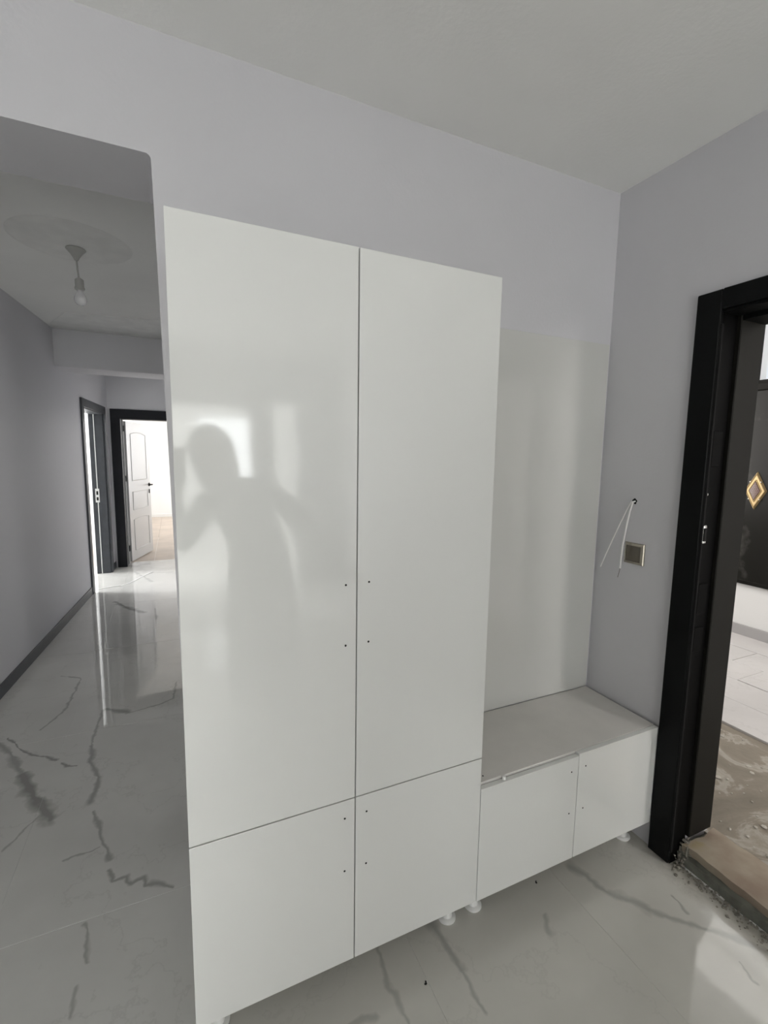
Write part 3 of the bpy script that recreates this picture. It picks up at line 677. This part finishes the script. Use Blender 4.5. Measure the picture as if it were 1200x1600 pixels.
def hand_chains(wrist, palm, fdir, side, curl, n0):
    """five fingers rooted inside the palm"""
    wrist, palm, f, sd, cu = Vector(wrist), Vector(palm), Vector(fdir).normalized(), Vector(side).normalized(), Vector(curl).normalized()
    ch = []
    for off, ln in ((-0.030, 0.066), (-0.010, 0.076), (0.010, 0.072), (0.029, 0.058)):
        b = palm+sd*off; p1 = b+f*(0.045)+cu*0.002; p2 = p1+f*ln*0.45+cu*ln*0.28; p3 = p2+f*ln*0.22+cu*ln*0.38
        ch.append(([b, p1, p2, p3], [0.0095, 0.009, 0.0083, 0.0072], None))
    b = wrist*0.55+palm*0.45-sd*0.02; t1 = b-sd*0.032+f*0.018; t2 = t1-sd*0.012+f*0.028+cu*0.008; t3 = t2+f*0.022+cu*0.012
    ch.append(([b, t1, t2, t3], [0.012, 0.0115, 0.0095, 0.008], None))
    return ch
SPINE = [(0, 0, 0.90), (-0.01, -0.005, 1.04), (-0.06, 0.0, 1.17), (-0.11, 0.0, 1.285), (-0.165, 0.0, 1.365), (-0.205, 0.012, 1.45)]
ARM_R = [None, (0.075, 0.0, 1.31), (0.285, 0.02, 1.05), (0.47, 0.03, 0.87), (0.525, 0.035, 0.82), (0.565, 0.05, 0.78)]
ARM_L = [None, (-0.275, 0.0, 1.26), (-0.40, 0.02, 1.045), (-0.425, 0.22, 1.25), (-0.425, 0.33, 1.345), (-0.400, 0.362, 1.395)]
LEG_R = [None, (0.095, 0.0, 0.76), (0.105, 0.015, 0.47), (0.11, -0.005, 0.09)]
LEG_L = [None, (-0.095, 0.0, 0.76), (-0.105, 0.015, 0.47), (-0.11, -0.005, 0.09)]
chains = [([(0.02, 0, 0.16), (0.02, 0, 0.45), (0.01, 0, 0.72)]+SPINE[:5], [(0.24, 0.17), (0.225, 0.16), (0.20, 0.145), (0.185, 0.135), (0.165, 0.12), (0.165, 0.12), (0.165, 0.118), (0.085, 0.08)], None),
 (ARM_R[:5], [0, 0.078, 0.066, 0.055, 0.048], (0, 6)),
 (ARM_L[:5], [0, 0.074, 0.060, 0.048, 0.040], (0, 6))]
skin_obj('coat', chains, coat, pr)
skin_obj('trousers', [([(0, 0, 0.93), (0, 0, 0.86)], [(0.145, 0.108), (0.13, 0.10)], None), (LEG_R, [0, 0.088, 0.060, 0.048], (0, 1)), (LEG_L, [0, 0.088, 0.060, 0.048], (0, 1))], trs, pr)
for s_ in (-1, 1):
    skin_obj('shoe', [([(s_*0.11, -0.05, 0.045), (s_*0.112, 0.03, 0.048), (s_*0.118, 0.12, 0.036), (s_*0.12, 0.175, 0.028)], [0.040, 0.042, 0.038, 0.026], None)], shoe, pr)
# one continuous body under the clothes, hands included
body = [(SPINE, [0.105, 0.095, 0.10, 0.10, 0.050, 0.048], None),
 (ARM_R, [0, 0.046, 0.038, 0.030, 0.025, 0.032], (0, 3)), (ARM_L, [0, 0.046, 0.038, 0.030, 0.025, 0.030], (0, 3)),
 (LEG_R, [0, 0.065, 0.045, 0.036], (0, 0)), (LEG_L, [0, 0.065, 0.045, 0.036], (0, 0))]
for ci, args in ((1, (ARM_R[4], ARM_R[5], (0.6, 0.15, -0.75), (0, 1, 0.1), (-0.5, 0, -0.6), 0)),
                 (2, (ARM_L[4], ARM_L[5], (-0.2, 0.05, 0.9), (-0.25, 0.5, 0.0), (0.1, 0.2, 0.1), 0))):
    for pts, rr, att in hand_chains(*args): body.append(([None]+pts[1:], rr, (ci, 5)))
skin_obj('body', body, skin, pr)
# head: shaped sphere with brow, nose, chin and ears
mb = MB(); bmesh.ops.create_uvsphere(mb.bm, u_segments=32, v_segments=24, radius=1.0)
for v in mb.bm.verts:
    x, y, z = v.co; w_ = 1.0 if z > -0.1 else 1.0-0.38*(-z-0.1)
    fx = x*0.076*w_; fy = y*0.095*(1.0 if z > 0 else 1.0-0.15*(-z)); fz = z*0.115
    if y > 0.55:
        nose = math.exp(-((x/0.16)**2))*math.exp(-(((z+0.12)/0.24)**2)); fy += 0.022*nose
        eye = sum(math.exp(-(((x-e)/0.17)**2+((z-0.10)/0.12)**2)) for e in (-0.38, 0.38)); fy -= 0.011*eye
        mouth = math.exp(-((x/0.32)**2+((z+0.50)/0.07)**2)); fy += 0.006*mouth
        chin = math.exp(-((x/0.35)**2+((z+0.85)/0.15)**2)); fy += 0.010*chin
    v.co = (fx, fy+0.012, fz)
for s_ in (-1, 1): bmesh.ops.create_uvsphere(mb.bm, u_segments=10, v_segments=8, radius=1.0, matrix=Matrix.Translation((s_*0.079, 0.0, -0.005)) @ Matrix.Diagonal((0.008, 0.018, 0.031, 1)))
hd = mb.build('head', skin, pr, True); hd.location = (-0.245, 0.03, 1.515); hd.rotation_euler = (math.radians(-6), math.radians(-14), math.radians(15))
for s_ in (-1, 1):
    mb = MB(); bmesh.ops.create_uvsphere(mb.bm, u_segments=12, v_segments=8, radius=0.011, matrix=Matrix.Translation((s_*0.030, 0.083, 0.012))); mb.build('eye', pbr('eye_white', (0.5, 0.48, 0.46), 0.2), hd, True)
mb = MB(); mb.tube([(-0.022, 0.092, -0.057), (0, 0.100, -0.056), (0.022, 0.092, -0.057)], [0.003, 0.006, 0.003], 8); mb.build('lips', pbr('lips', (0.36, 0.14, 0.12), 0.4), hd, True)
mb = MB(); bmesh.ops.create_uvsphere(mb.bm, u_segments=28, v_segments=20, radius=1.0)
for v in mb.bm.verts:
    x, y, z = v.co; v.co = (x*0.112, y*0.118-0.018-(0.035 if y > 0.35 and z < 0.35 else 0), z*0.135+0.012-(0.07 if z < -0.3 and y < 0.2 else 0))
mb.build('hair', hair, hd, True)
# the phone in the raised hand
ph = tag(empty('phone', (0, 0, 0)), 'black phone held up at eye level by the person in the long coat', 'phone')
ph.matrix_world = CM @ Matrix.Translation((0.022, -0.060, 0.012))
MB().box(-0.037, 0.037, -0.078, 0.078, -0.004, 0.004, 0.0035, 3).build('phone_body', pbr('phone_shell', (0.02, 0.02, 0.022), 0.25), ph, True)
MB().box(-0.034, 0.034, -0.074, 0.074, 0.0041, 0.0046).build('screen', pbr('dark_screen', (0.01, 0.01, 0.012), 0.1), ph)
